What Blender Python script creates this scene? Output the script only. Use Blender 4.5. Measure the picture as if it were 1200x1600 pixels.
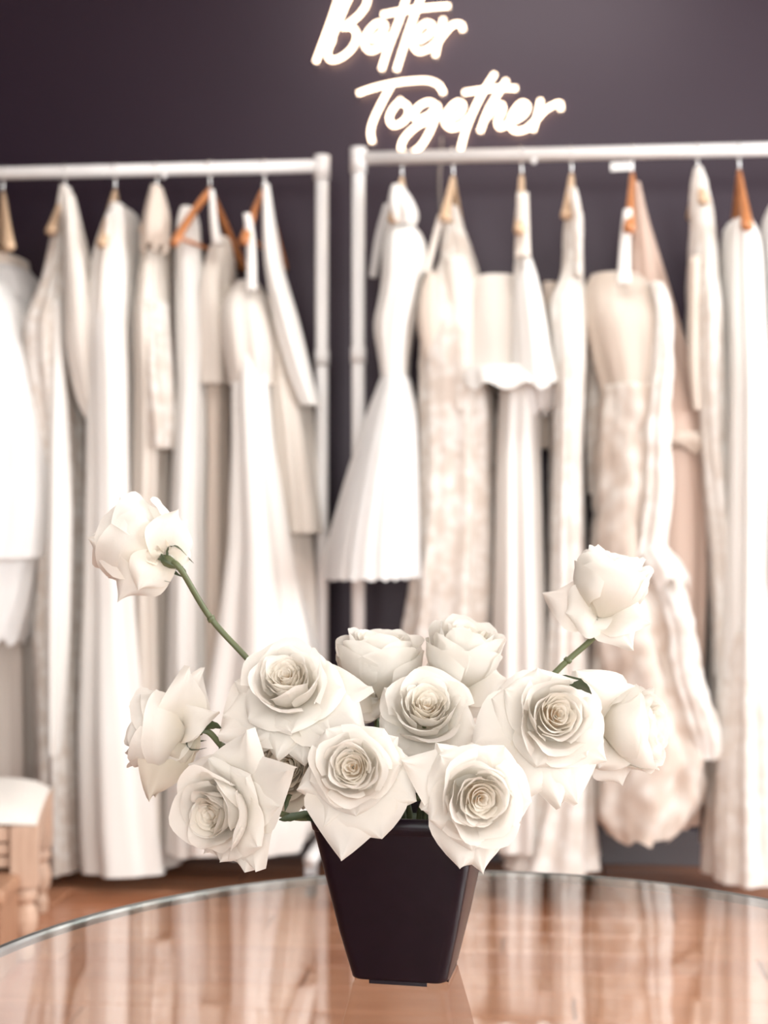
import bpy, math, random
import numpy as np
from mathutils import Vector, Matrix, noise

for o in list(bpy.data.objects):
    bpy.data.objects.remove(o, do_unlink=True)
scene = bpy.context.scene
COL = scene.collection
R2D = math.radians

# ------------------------------------------------------------------ camera
F = 52.0 / 36.0 * 1600.0            # focal length in pixels of the 1200x1600 frame
CAM_Z = 0.93
YAW = R2D(5.5)
CR = Vector((math.cos(YAW), math.sin(YAW), 0))
CF = Vector((-math.sin(YAW), math.cos(YAW), 0))
CU = Vector((0, 0, 1))
CAM = Vector((0, 0, CAM_Z))
cd = bpy.data.cameras.new('camera')
cam = bpy.data.objects.new('camera', cd); COL.objects.link(cam)
cam.location = CAM
cam.rotation_euler = (math.pi / 2, 0, YAW)
cd.sensor_fit = 'VERTICAL'; cd.sensor_height = 36.0; cd.sensor_width = 27.0
cd.lens = 52.0
cd.clip_start = 0.02
cd.dof.use_dof = True
cd.dof.focus_distance = 1.37
cd.dof.aperture_fstop = 4.6
scene.camera = cam

# ------------------------------------------------------------------ world, daylight, exposure
w = bpy.data.worlds.new('world'); scene.world = w; w.use_nodes = True
bg = w.node_tree.nodes['Background']
bg.inputs['Color'].default_value = (0.90, 0.95, 1.0, 1); bg.inputs['Strength'].default_value = 1.0
vs = scene.view_settings
vs.view_transform = 'Standard'; vs.look = 'None'; vs.gamma = 1.0; vs.use_curve_mapping = False
vs.exposure = 0.20

def area_light(name, loc, rot, sx, sy, energy, color):
    l = bpy.data.lights.new(name, 'AREA'); l.shape = 'RECTANGLE'; l.size = sx; l.size_y = sy
    l.energy = energy; l.color = color
    o = bpy.data.objects.new(name, l); COL.objects.link(o); o.location = loc; o.rotation_euler = rot
    return o
# daylight entering by the shop window behind the camera and by the side window
area_light('daylight_shop_window', (0.55, -2.72, 1.55), (R2D(90), 0, 0), 3.3, 2.1, 140, (1.0, 0.985, 0.96))
area_light('daylight_side_window', (2.72, 1.75, 1.60), (R2D(90), 0, R2D(90)), 2.8, 1.9, 135, (0.985, 0.99, 1.0))

# ------------------------------------------------------------------ pixel helpers (1200x1600 frame)
def ray(px, py):
    return CF + CR * ((px - 600) / F) + CU * ((800 - py) / F)
def at_depth(px, py, d):
    return CAM + ray(px, py) * d
def at_y(px, py, Y):
    r = ray(px, py)
    return CAM + r * (Y / r.y)

# ------------------------------------------------------------------ object helpers
def mesh_obj(name, verts, faces, mat=None, parent=None, smooth=True):
    me = bpy.data.meshes.new(name)
    me.from_pydata([tuple(v) for v in verts], [], faces)
    if smooth:
        me.polygons.foreach_set('use_smooth', [True] * len(me.polygons))
    me.update()
    if mat: me.materials.append(mat)
    o = bpy.data.objects.new(name, me); COL.objects.link(o)
    if parent: o.parent = parent
    return o
def empty(name, loc=(0, 0, 0), rz=0.0):
    o = bpy.data.objects.new(name, None); COL.objects.link(o)
    o.location = loc; o.rotation_euler = (0, 0, rz); o.empty_display_size = 0.05
    return o
def tag(o, label, cat, group=None):
    o['label'] = label; o['category'] = cat
    if group: o['group'] = group
    return o
class MB:
    """collects shapes into one mesh"""
    def __init__(s): s.v = []; s.f = []
    def add(s, v, f):
        n = len(s.v); s.v += [tuple(p) for p in v]; s.f += [tuple(i + n for i in q) for q in f]; return s
    def box(s, a, b):
        (x0, y0, z0), (x1, y1, z1) = a, b
        return s.add([(x0,y0,z0),(x1,y0,z0),(x1,y1,z0),(x0,y1,z0),(x0,y0,z1),(x1,y0,z1),(x1,y1,z1),(x0,y1,z1)],
                     [(3,2,1,0),(4,5,6,7),(0,1,5,4),(1,2,6,5),(2,3,7,6),(3,0,4,7)])
    def tube(s, pts, rad, n=10, cap=True):
        pts = [Vector(p) for p in pts]; m = len(pts)
        rads = rad if isinstance(rad, (list, tuple)) else [rad] * m
        v = []; f = []
        t0 = (pts[1] - pts[0]).normalized()
        up = Vector((0, 0, 1)) if abs(t0.z) < 0.9 else Vector((1, 0, 0))
        nrm = (up - t0 * up.dot(t0)).normalized()
        for i, p in enumerate(pts):
            t = (pts[min(i+1, m-1)] - pts[max(i-1, 0)])
            t = t.normalized() if t.length > 1e-9 else t0
            nrm = (nrm - t * nrm.dot(t)); nrm = nrm.normalized() if nrm.length > 1e-6 else t.orthogonal().normalized()
            b = t.cross(nrm)
            for k in range(n):
                a = 2 * math.pi * k / n
                v.append(p + (nrm * math.cos(a) + b * math.sin(a)) * rads[i])
        for i in range(m - 1):
            for k in range(n):
                k2 = (k + 1) % n
                f.append((i*n+k, i*n+k2, (i+1)*n+k2, (i+1)*n+k))
        if cap:
            f.append(tuple(range(n - 1, -1, -1))); f.append(tuple((m-1)*n + k for k in range(n)))
        return s.add(v, f)
    def lathe(s, prof, n=24, c=(0, 0, 0)):
        v = []; f = []; m = len(prof)
        for r, z in prof:
            for k in range(n):
                a = 2 * math.pi * k / n
                v.append((c[0] + r * math.cos(a), c[1] + r * math.sin(a), c[2] + z))
        for i in range(m - 1):
            for k in range(n):
                k2 = (k + 1) % n
                f.append((i*n+k, i*n+k2, (i+1)*n+k2, (i+1)*n+k))
        f.append(tuple(range(n - 1, -1, -1))); f.append(tuple((m-1)*n + k for k in range(n)))
        return s.add(v, f)
    def build(s, name, mat, parent=None, smooth=False):
        return mesh_obj(name, s.v, s.f, mat, parent, smooth)
def bevel(o, width, seg=2):
    m = o.modifiers.new('bevel', 'BEVEL'); m.width = width; m.segments = seg; m.limit_method = 'ANGLE'; m.angle_limit = R2D(40)
    return o
def smooth_path(pts, n=8):
    """Catmull-Rom through the points"""
    pts = [Vector(p) for p in pts]
    out = []
    P = [pts[0] * 2 - pts[1]] + pts + [pts[-1] * 2 - pts[-2]]
    for i in range(1, len(P) - 2):
        for k in range(n):
            t = k / n
            a, b, c, d = P[i-1], P[i], P[i+1], P[i+2]
            out.append(0.5 * ((2*b) + (c - a)*t + (2*a - 5*b + 4*c - d)*t*t + (3*b - a - 3*c + d)*t**3))
    out.append(pts[-1])
    return out

# ------------------------------------------------------------------ materials
def new_mat(name):
    m = bpy.data.materials.new(name); m.use_nodes = True
    nt = m.node_tree; b = nt.nodes['Principled BSDF']
    return m, nt, b
def pmat(name, col, rough=0.5, metal=0.0, noise_amt=0.0, noise_scale=20, col2=None, bump=0.0, spec=0.5, stretch=None, sheen=0.0):
    m, nt, b = new_mat(name)
    b.inputs['Base Color'].default_value = (*col, 1); b.inputs['Roughness'].default_value = rough
    b.inputs['Metallic'].default_value = metal; b.inputs['Specular IOR Level'].default_value = spec
    if sheen: b.inputs['Sheen Weight'].default_value = sheen
    if col2 or bump:
        tc = nt.nodes.new('ShaderNodeTexCoord'); mp = nt.nodes.new('ShaderNodeMapping')
        nt.links.new(tc.outputs['Object'], mp.inputs['Vector'])
        if stretch: mp.inputs['Scale'].default_value = stretch
        nz = nt.nodes.new('ShaderNodeTexNoise'); nz.inputs['Scale'].default_value = noise_scale; nz.inputs['Detail'].default_value = 5
        nt.links.new(mp.outputs['Vector'], nz.inputs['Vector'])
        if col2:
            cr = nt.nodes.new('ShaderNodeValToRGB')
            cr.color_ramp.elements[0].position = 0.35; cr.color_ramp.elements[1].position = 0.65
            cr.color_ramp.elements[0].color = (*col, 1); cr.color_ramp.elements[1].color = (*col2, 1)
            nt.links.new(nz.outputs['Fac'], cr.inputs['Fac']); nt.links.new(cr.outputs['Color'], b.inputs['Base Color'])
        if bump:
            bp = nt.nodes.new('ShaderNodeBump'); bp.inputs['Strength'].default_value = bump; bp.inputs['Distance'].default_value = 0.004
            nt.links.new(nz.outputs['Fac'], bp.inputs['Height']); nt.links.new(bp.outputs['Normal'], b.inputs['Normal'])
    return m
def cloth(name, col, col2=None, rough=0.7, trans=0.15, kind='plain', scale=60, bump=0.15, spec=0.3):
    """woven cloth: principled + some translucency; lace gets a floral motif"""
    m, nt, b = new_mat(name); L = nt.links
    out = nt.nodes['Material Output']
    b.inputs['Roughness'].default_value = rough; b.inputs['Specular IOR Level'].default_value = spec
    b.inputs['Sheen Weight'].default_value = 0.15
    tr = nt.nodes.new('ShaderNodeBsdfTranslucent'); mx = nt.nodes.new('ShaderNodeMixShader'); mx.inputs[0].default_value = trans
    L.new(b.outputs[0], mx.inputs[1]); L.new(tr.outputs[0], mx.inputs[2]); L.new(mx.outputs[0], out.inputs['Surface'])
    tc = nt.nodes.new('ShaderNodeTexCoord')
    if kind == 'lace':
        v = nt.nodes.new('ShaderNodeTexVoronoi'); v.inputs['Scale'].default_value = scale; v.feature = 'SMOOTH_F1'
        n = nt.nodes.new('ShaderNodeTexNoise'); n.inputs['Scale'].default_value = scale * 0.45; n.inputs['Detail'].default_value = 6
        L.new(tc.outputs['Object'], v.inputs['Vector']); L.new(tc.outputs['Object'], n.inputs['Vector'])
        ad = nt.nodes.new('ShaderNodeMath'); ad.operation = 'MULTIPLY_ADD'; ad.inputs[1].default_value = 0.5
        L.new(v.outputs['Distance'], ad.inputs[0]); L.new(n.outputs['Fac'], ad.inputs[2])
        fac = ad.outputs[0]; p0, p1 = 0.55, 0.85
    else:
        n = nt.nodes.new('ShaderNodeTexNoise'); n.inputs['Scale'].default_value = scale; n.inputs['Detail'].default_value = 4
        mp = nt.nodes.new('ShaderNodeMapping'); mp.inputs['Scale'].default_value = (1, 1, 0.08)
        L.new(tc.outputs['Object'], mp.inputs['Vector']); L.new(mp.outputs['Vector'], n.inputs['Vector'])
        fac = n.outputs['Fac']; p0, p1 = 0.35, 0.7
    cr = nt.nodes.new('ShaderNodeValToRGB')
    cr.color_ramp.elements[0].position = p0; cr.color_ramp.elements[1].position = p1
    cr.color_ramp.elements[0].color = (*col, 1); cr.color_ramp.elements[1].color = (*(col2 or col), 1)
    L.new(fac, cr.inputs['Fac']); L.new(cr.outputs['Color'], b.inputs['Base Color']); L.new(cr.outputs['Color'], tr.inputs['Color'])
    bp = nt.nodes.new('ShaderNodeBump'); bp.inputs['Strength'].default_value = bump; bp.inputs['Distance'].default_value = 0.003
    L.new(fac, bp.inputs['Height']); L.new(bp.outputs['Normal'], b.inputs['Normal'])
    return m
M = {}
M['wall'] = pmat('dark_wall_paint', (0.0088, 0.0026, 0.0096), 0.36, col2=(0.0100, 0.0034, 0.0108), noise_scale=3, bump=0.02, spec=0.5)
M['wall'].node_tree.nodes['Principled BSDF'].inputs['Specular Tint'].default_value = (1.0, 0.87, 0.95, 1)
M['wall_side'] = pmat('side_wall_paint', (0.62, 0.59, 0.57), 0.7, col2=(0.58, 0.56, 0.54), noise_scale=2)
M['ceiling'] = pmat('ceiling_paint', (0.78, 0.77, 0.75), 0.8, col2=(0.74, 0.73, 0.71), noise_scale=2)
M['baseboard'] = pmat('baseboard_paint', (0.16, 0.145, 0.155), 0.4, col2=(0.14, 0.125, 0.135), noise_scale=4)
M['white_trim'] = pmat('white_trim_paint', (0.8, 0.8, 0.78), 0.4, col2=(0.76, 0.76, 0.74), noise_scale=4)
def wood(name, c0, c1, rough=0.35, scale=6, stretch=(0.6, 9, 9)):
    return pmat(name, c0, rough, col2=c1, noise_scale=scale, stretch=stretch, bump=0.03)
M['planks'] = [wood('oak_plank_%d' % i, a, b, 0.22) for i, (a, b) in enumerate([
    ((0.403, 0.168, 0.087), (0.504, 0.230, 0.129)), ((0.358, 0.140, 0.069), (0.459, 0.199, 0.105)),
    ((0.448, 0.196, 0.106), (0.549, 0.263, 0.151)), ((0.381, 0.155, 0.083), (0.482, 0.213, 0.118))])]
M['subfloor'] = pmat('subfloor', (0.06, 0.028, 0.016), 0.6, col2=(0.08, 0.035, 0.02), noise_scale=6)
M['white_metal'] = pmat('white_powder_coat', (0.70, 0.68, 0.67), 0.3, col2=(0.74, 0.72, 0.71), noise_scale=8)
M['hook_metal'] = pmat('hook_metal', (0.75, 0.74, 0.73), 0.25, 0.9, col2=(0.7, 0.69, 0.68), noise_scale=30)
M['black_rubber'] = pmat('black_rubber', (0.012, 0.009, 0.013), 0.6, col2=(0.02, 0.015, 0.02), noise_scale=40)
M['grey_metal'] = pmat('grey_metal', (0.55, 0.58, 0.6), 0.35, 0.3, col2=(0.5, 0.53, 0.55), noise_scale=30)
M['hanger_orange'] = wood('cherry_hanger_wood', (0.42, 0.15, 0.05), (0.52, 0.21, 0.08), 0.35, 12, (6, 1, 6))
M['hanger_tan'] = wood('beech_hanger_wood', (0.56, 0.38, 0.24), (0.64, 0.46, 0.31), 0.4, 12, (6, 1, 6))
M['satin'] = cloth('white_satin', (0.86, 0.83, 0.795), (0.83, 0.80, 0.76), 0.38, 0.08, scale=18, bump=0.04, spec=0.5)
M['crepe'] = cloth('white_crepe', (0.87, 0.85, 0.82), (0.83, 0.81, 0.775), 0.75, 0.12, scale=50)
M['ivory'] = cloth('ivory_silk', (0.80, 0.745, 0.685), (0.76, 0.70, 0.64), 0.5, 0.12, scale=25)
M['cream'] = cloth('cream_cotton', (0.80, 0.735, 0.665), (0.745, 0.68, 0.61), 0.75, 0.12, scale=40)
M['champagne'] = cloth('champagne_silk', (0.70, 0.605, 0.525), (0.64, 0.55, 0.47), 0.5, 0.12, scale=25)
M['blush'] = cloth('blush_chiffon', (0.70, 0.535, 0.45), (0.64, 0.48, 0.40), 0.6, 0.2, scale=25)
M['taupe'] = cloth('taupe_satin', (0.60, 0.53, 0.475), (0.55, 0.485, 0.43), 0.5, 0.1, scale=20)
M['tulle'] = cloth('white_tulle', (0.90, 0.885, 0.87), (0.85, 0.835, 0.82), 0.9, 0.25, scale=90, bump=0.2)
M['tulle_grey'] = cloth('grey_tulle', (0.70, 0.68, 0.665), (0.64, 0.62, 0.61), 0.9, 0.25, scale=90, bump=0.2)
M['lace'] = cloth('ivory_lace', (0.84, 0.80, 0.755), (0.70, 0.62, 0.55), 0.8, 0.15, 'lace', 42, 0.5)
M['lace_white'] = cloth('white_lace', (0.87, 0.845, 0.81), (0.76, 0.70, 0.64), 0.8, 0.15, 'lace', 34, 0.5)
M['lace_nude'] = cloth('nude_lace', (0.83, 0.775, 0.715), (0.68, 0.575, 0.495), 0.8, 0.15, 'lace', 26, 0.5)
M['stool_wood'] = wood('limed_oak', (0.50, 0.33, 0.235), (0.60, 0.42, 0.315), 0.55, 8, (6, 6, 1))
M['stool_dark'] = wood('brown_oak', (0.36, 0.19, 0.115), (0.44, 0.25, 0.155), 0.5, 8, (6, 6, 1))
M['cushion'] = cloth('cream_linen', (0.83, 0.78, 0.72), (0.79, 0.74, 0.68), 0.85, 0.05, scale=120)
M['pot'] = pmat('black_plastic', (0.0050, 0.0013, 0.0050), 0.30, col2=(0.0070, 0.0022, 0.0066), noise_scale=60, bump=0.04, spec=0.25)
M['foam'] = pmat('wet_floral_foam', (0.02, 0.03, 0.015), 0.9, col2=(0.03, 0.045, 0.02), noise_scale=80, bump=0.3)
M['stem'] = pmat('rose_stem', (0.080, 0.092, 0.042), 0.5, col2=(0.125, 0.145, 0.065), noise_scale=18, bump=0.1)
M['leaf'] = pmat('rose_leaf', (0.045, 0.065, 0.03), 0.45, col2=(0.075, 0.095, 0.045), noise_scale=40, bump=0.2)
M['steel'] = pmat('brushed_steel', (0.20, 0.205, 0.20), 0.3, 1.0, col2=(0.16, 0.165, 0.16), noise_scale=40)
M['paper'] = pmat('white_paper', (0.85, 0.84, 0.82), 0.8, col2=(0.8, 0.79, 0.77), noise_scale=30)
M['cable'] = pmat('clear_cable', (0.22, 0.19, 0.17), 0.4, col2=(0.26, 0.22, 0.2), noise_scale=30)

def petal_mat(name, col_tip, col_base, trans=0.3):
    m, nt, b = new_mat(name); L = nt.links; out = nt.nodes['Material Output']
    b.inputs['Roughness'].default_value = 0.55; b.inputs['Specular IOR Level'].default_value = 0.25
    b.inputs['Sheen Weight'].default_value = 0.1
    at = nt.nodes.new('ShaderNodeAttribute'); at.attribute_name = 'along'
    tc = nt.nodes.new('ShaderNodeTexCoord')
    n = nt.nodes.new('ShaderNodeTexNoise'); n.inputs['Scale'].default_value = 90; n.inputs['Detail'].default_value = 4
    L.new(tc.outputs['Object'], n.inputs['Vector'])
    ad = nt.nodes.new('ShaderNodeMath'); ad.operation = 'MULTIPLY_ADD'; ad.inputs[1].default_value = 0.18
    sb = nt.nodes.new('ShaderNodeMath'); sb.operation = 'SUBTRACT'; sb.inputs[1].default_value = 0.5
    L.new(n.outputs['Fac'], sb.inputs[0]); L.new(sb.outputs[0], ad.inputs[0]); L.new(at.outputs['Fac'], ad.inputs[2])
    cr = nt.nodes.new('ShaderNodeValToRGB')
    cr.color_ramp.elements[0].position = 0.05; cr.color_ramp.elements[1].position = 0.6
    cr.color_ramp.elements[0].color = (*col_base, 1); cr.color_ramp.elements[1].color = (*col_tip, 1)
    L.new(ad.outputs[0], cr.inputs['Fac']); L.new(cr.outputs['Color'], b.inputs['Base Color'])
    tr = nt.nodes.new('ShaderNodeBsdfTranslucent'); L.new(cr.outputs['Color'], tr.inputs['Color'])
    mx = nt.nodes.new('ShaderNodeMixShader'); mx.inputs[0].default_value = trans
    L.new(b.outputs[0], mx.inputs[1]); L.new(tr.outputs[0], mx.inputs[2]); L.new(mx.outputs[0], out.inputs['Surface'])
    n2 = nt.nodes.new('ShaderNodeTexNoise'); n2.inputs['Scale'].default_value = 160; n2.inputs['Detail'].default_value = 3
    L.new(tc.outputs['Object'], n2.inputs['Vector'])
    bp = nt.nodes.new('ShaderNodeBump'); bp.inputs['Strength'].default_value = 0.25; bp.inputs['Distance'].default_value = 0.0012
    L.new(n2.outputs['Fac'], bp.inputs['Height']); L.new(bp.outputs['Normal'], b.inputs['Normal'])
    return m
M['petal'] = petal_mat('white_rose_petal', (0.89, 0.855, 0.80), (0.86, 0.80, 0.69), 0.40)
M['petal_heart'] = petal_mat('cream_heart_petal', (0.93, 0.89, 0.82), (0.93, 0.76, 0.56), 0.55)
M['petal_old'] = petal_mat('faded_rose_petal', (0.72, 0.65, 0.55), (0.64, 0.58, 0.44))

# glass of the table: clear sheet that mirrors by its Fresnel angle
def glass_mat(name, tint, ior=1.52, rough=0.0):
    m = bpy.data.materials.new(name); m.use_nodes = True; nt = m.node_tree
    nt.nodes.remove(nt.nodes['Principled BSDF']); out = nt.nodes['Material Output']
    t = nt.nodes.new('ShaderNodeBsdfTransparent'); t.inputs['Color'].default_value = (*tint, 1)
    g = nt.nodes.new('ShaderNodeBsdfGlossy'); g.inputs['Roughness'].default_value = rough; g.inputs['Color'].default_value = (1, 1, 1, 1)
    f = nt.nodes.new('ShaderNodeFresnel'); f.inputs['IOR'].default_value = ior
    x = nt.nodes.new('ShaderNodeMixShader')
    ge = nt.nodes.new('ShaderNodeNewGeometry'); iv = nt.nodes.new('ShaderNodeMath'); iv.operation = 'SUBTRACT'; iv.inputs[0].default_value = 1.0
    mu = nt.nodes.new('ShaderNodeMath'); mu.operation = 'MULTIPLY'
    nt.links.new(ge.outputs['Backfacing'], iv.inputs[1]); nt.links.new(iv.outputs[0], mu.inputs[0]); nt.links.new(f.outputs[0], mu.inputs[1])
    nt.links.new(mu.outputs[0], x.inputs[0]); nt.links.new(t.outputs[0], x.inputs[1]); nt.links.new(g.outputs[0], x.inputs[2])
    nt.links.new(x.outputs[0], out.inputs['Surface'])
    return m
M['glass'] = glass_mat('table_glass', (0.96, 0.97, 0.96), 3.2)
M['pane'] = glass_mat('window_glass', (0.97, 0.98, 0.98), 1.45)
def emit_mat(name, col, s):
    m = bpy.data.materials.new(name); m.use_nodes = True; nt = m.node_tree
    nt.nodes.remove(nt.nodes['Principled BSDF'])
    e = nt.nodes.new('ShaderNodeEmission'); e.inputs['Color'].default_value = (*col, 1); e.inputs['Strength'].default_value = s
    nt.links.new(e.outputs[0], nt.nodes['Material Output'].inputs['Surface'])
    return m
M['neon'] = emit_mat('lit_neon', (1.0, 0.74, 0.52), 7.5)

# ------------------------------------------------------------------ room shell
X0, X1, Y0, Y1, ZC = -2.7, 2.6, -2.6, 3.95, 2.9
def struct(o): o['kind'] = 'structure'; return o
floor = struct(MB().box((X0 - 0.1, Y0 - 0.1, -0.12), (X1 + 0.1, Y1 + 0.1, -0.012)).build('floor', M['subfloor']))
struct(MB().box((X0 - 0.1, Y0 - 0.1, ZC), (X1 + 0.1, Y1 + 0.1, ZC + 0.1)).build('ceiling', M['ceiling']))
struct(MB().box((X0 - 0.1, Y1, -0.012), (X1 + 0.1, Y1 + 0.1, ZC)).build('wall_back', M['wall']))
struct(MB().box((X0 - 0.1, Y0, -0.012), (X0, Y1, ZC)).build('wall_left', M['wall']))
struct(bevel(MB().box((X0, Y1 - 0.016, 0), (X1, Y1, 0.095)).build('baseboard_back', M['baseboard']), 0.004))
struct(bevel(MB().box((X0, Y0, 0), (X0 + 0.016, Y1 - 0.016, 0.095)).build('baseboard_left', M['white_trim']), 0.004))
# side wall with its window
wy0, wy1, wz0, wz1 = 0.3, 3.2, 0.6, 2.6
struct(MB().box((X1, Y0, -0.012), (X1 + 0.1, wy0, ZC)).box((X1, wy1, -0.012), (X1 + 0.1, Y1, ZC))
       .box((X1, wy0, -0.012), (X1 + 0.1, wy1, wz0)).box((X1, wy0, wz1), (X1 + 0.1, wy1, ZC)).build('wall_right', M['wall_side']))
# shop front wall with its window
fx0, fx1, fz0, fz1 = -1.2, 2.3, 0.45, 2.65
struct(MB().box((X0 - 0.1, Y0 - 0.1, -0.012), (fx0, Y0, ZC)).box((fx1, Y0 - 0.1, -0.012), (X1 + 0.1, Y0, ZC))
       .box((fx0, Y0 - 0.1, -0.012), (fx1, Y0, fz0)).box((fx0, Y0 - 0.1, fz1), (fx1, Y0, ZC)).build('wall_front', M['wall_side']))
def window(name, a0, a1, z0, z1, make):
    root = struct(empty(name))
    fr = MB(); t = 0.05
    for (p, q, r, s) in ((a0, a0 + t, z0, z1), (a1 - t, a1, z0, z1), (a0 + t, a1 - t, z0, z0 + t), (a0 + t, a1 - t, z1 - t, z1)):
        fr.box(*make(p, r, q, s, 0.0, 0.06))
    mid = (a0 + a1) / 2
    fr.box(*make(mid - t / 2, z0 + t, mid + t / 2, z1 - t, 0.0, 0.06))
    fr.build('window_frame', M['white_trim'], root)
    for p, q in ((a0 + t, mid - t / 2), (mid + t / 2, a1 - t)):
        MB().box(*make(p, z0 + t, q, z1 - t, 0.027, 0.033)).build('pane', M['pane'], root)
window('window_1', fx0, fx1, fz0, fz1, lambda p, r, q, s, d0, d1: ((p, Y0 - 0.02 - d1, r), (q, Y0 - 0.02 - d0, s)))
window('window_2', wy0, wy1, wz0, wz1, lambda p, r, q, s, d0, d1: ((X1 + 0.02 + d0, p, r), (X1 + 0.02 + d1, q, s)))
cl = empty('added_fill_panel', (-0.1, 2.45, ZC)); tag(cl, 'flat white fill panel added out of view above the aisle to brighten the floor', 'added fill light')  # unseen glowing panel, added to brighten the floor before the racks
MB().box((-0.66, -0.26, -0.05), (0.66, -0.23, 0)).box((-0.66, 0.23, -0.05), (0.66, 0.26, 0)).box((-0.66, -0.23, -0.05), (-0.63, 0.23, 0)).box((0.63, -0.23, -0.05), (0.66, 0.23, 0)).build('frame', M['white_trim'], cl)
MB().box((-0.63, -0.23, -0.03), (0.63, 0.23, -0.02)).build('fill_surface', emit_mat('added_fill_glow', (1.0, 0.97, 0.93), 14), cl)
# floor planks, laid parallel to the dark wall
rng = random.Random(4)
PW = 0.135
plank_meshes = []
for k in range(4):
    L_ = 1.45; b_ = 0.0035
    me = bpy.data.meshes.new('plank')
    v = [(0, 0, -0.012), (L_, 0, -0.012), (L_, PW - 0.003, -0.012), (0, PW - 0.003, -0.012),
         (0, 0, -b_), (L_, 0, -b_), (L_, PW - 0.003, -b_), (0, PW - 0.003, -b_),
         (b_, b_, 0), (L_ - b_, b_, 0), (L_ - b_, PW - 0.003 - b_, 0), (b_, PW - 0.003 - b_, 0)]
    f = [(0,1,5,4), (1,2,6,5), (2,3,7,6), (3,0,4,7), (4,5,9,8), (5,6,10,9), (6,7,11,10), (7,4,8,11), (8,9,10,11)]
    me.from_pydata(v, [], f); me.materials.append(M['planks'][k]); plank_meshes.append(me)
row = 0
y = Y1 - PW
while y > Y0:
    x = X0 + (row * 0.53) % 1.45 - 1.45
    while x < X1:
        xa, xb = max(x, X0), min(x + 1.448, X1)
        if xb - xa > 0.05:
            o = bpy.data.objects.new('plank', plank_meshes[rng.randrange(4)]); COL.objects.link(o)
            o.parent = floor; o.location = (xa, y, 0); o.scale = ((xb - xa - 0.002) / 1.45, 1, 1)
        x += 1.45
    y -= PW; row += 1

# ------------------------------------------------------------------ neon sign
SIGN_Y = Y1 - 0.028
def A_(c): return (470 + c[0] / 4.2857, c[1] / 4.2857)
def B_(c): return (540 + c[0] / 6, 100 + c[1] / 6)
def C_(c): return (690 + c[0] / 6, 100 + c[1] / 6)
letters = [
 ('b', A_, [[(100,415),(150,280),(205,130),(260,-40)],
            [(190,300),(250,150),(320,-10),(370,-85),(430,-70),(445,10),(400,90),(320,160),(275,180),(345,185),(375,240),(345,320),(270,385),(200,400),(180,345),(215,260)]]),
 ('e', A_, [[(475,275),(545,215),(560,165),(510,155),(450,215),(425,290),(465,340),(535,310),(590,240)]]),
 ('t', A_, [[(715,-40),(660,130),(590,310),(540,465)], [(545,98),(650,78),(760,62),(880,48),(995,40)]]),
 ('t', A_, [[(815,-40),(750,130),(690,310),(640,470)]]),
 ('e', A_, [[(790,275),(865,225),(880,170),(835,155),(775,215),(750,290),(790,345),(865,320),(920,270)]]),
 ('r', A_, [[(955,125),(935,215),(915,300),(900,375)], [(915,290),(960,225),(1020,165),(1075,165),(1085,205)]]),
 ('t', B_, [[(115,275),(260,225),(450,180),(620,158),(770,155),(870,195),(920,275)], [(425,205),(335,370),(260,530),(235,640),(250,735)]]),
 ('o', B_, [[(525,330),(445,420),(410,510),(450,575),(540,540),(590,460),(570,385),(500,360)]]),
 ('g', B_, [[(870,400),(780,355),(685,400),(640,480),(680,520),(780,480),(865,400),(835,520),(770,670),(690,785),(590,840),(520,795),(555,690),(670,580),(800,520),(900,470)]]),
 ('e', B_, [[(970,525),(1070,460),(1100,385),(1040,360),(955,450),(930,540),(985,600),(1080,575),(1160,500)]]),
 ('t', C_, [[(500,90),(385,270),(285,470),(220,640),(178,800)], [(205,268),(360,245),(540,225),(705,228)]]),
 ('h', C_, [[(610,150),(520,290),(430,450),(360,635)], [(425,500),(500,405),(560,380),(570,440),(525,540),(550,595),(620,560)]]),
 ('e', C_, [[(675,535),(775,470),(805,395),(750,365),(675,450),(640,560),(690,625),(790,610),(870,540)]]),
 ('r', C_, [[(930,335),(905,450),(880,540),(855,625)], [(890,520),(960,440),(1050,385),(1110,370),(1118,430)]]),
]
sign = empty('neon_sign', at_y(680, 130, Y1 - 0.002))
tag(sign, 'glowing warm white neon script reading Better Together on the dark wall', 'neon sign')
sinv = Matrix.Translation(-sign.location)
for ch, conv, strokes in letters:
    mb = MB()
    for st in strokes:
        pts = [at_y(*conv(c), SIGN_Y) - sign.location for c in st]
        mb.tube(smooth_path(pts, 7), 0.0060, 10)
        for e in (pts[0], pts[-1]):
            MB().tube([e, Vector((e.x, Y1 - 0.001 - sign.location.y, e.z))], 0.003, 6).build('standoff', M['grey_metal'], sign)
    lo = mb.build('letter', M['neon'], sign, True); lo['label'] = 'glowing neon tube letter ' + ch
cb = [at_y(690, 215, SIGN_Y), at_y(689, 250, Y1 - 0.006), at_y(687, 290, Y1 - 0.006), at_y(690, 420, Y1 - 0.006), at_y(686, 900, Y1 - 0.006), at_y(687, 1320, Y1 - 0.02)]
MB().tube(smooth_path([p - sign.location for p in cb], 6), 0.0035, 6).build('power_cable', M['cable'], sign, True)

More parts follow.
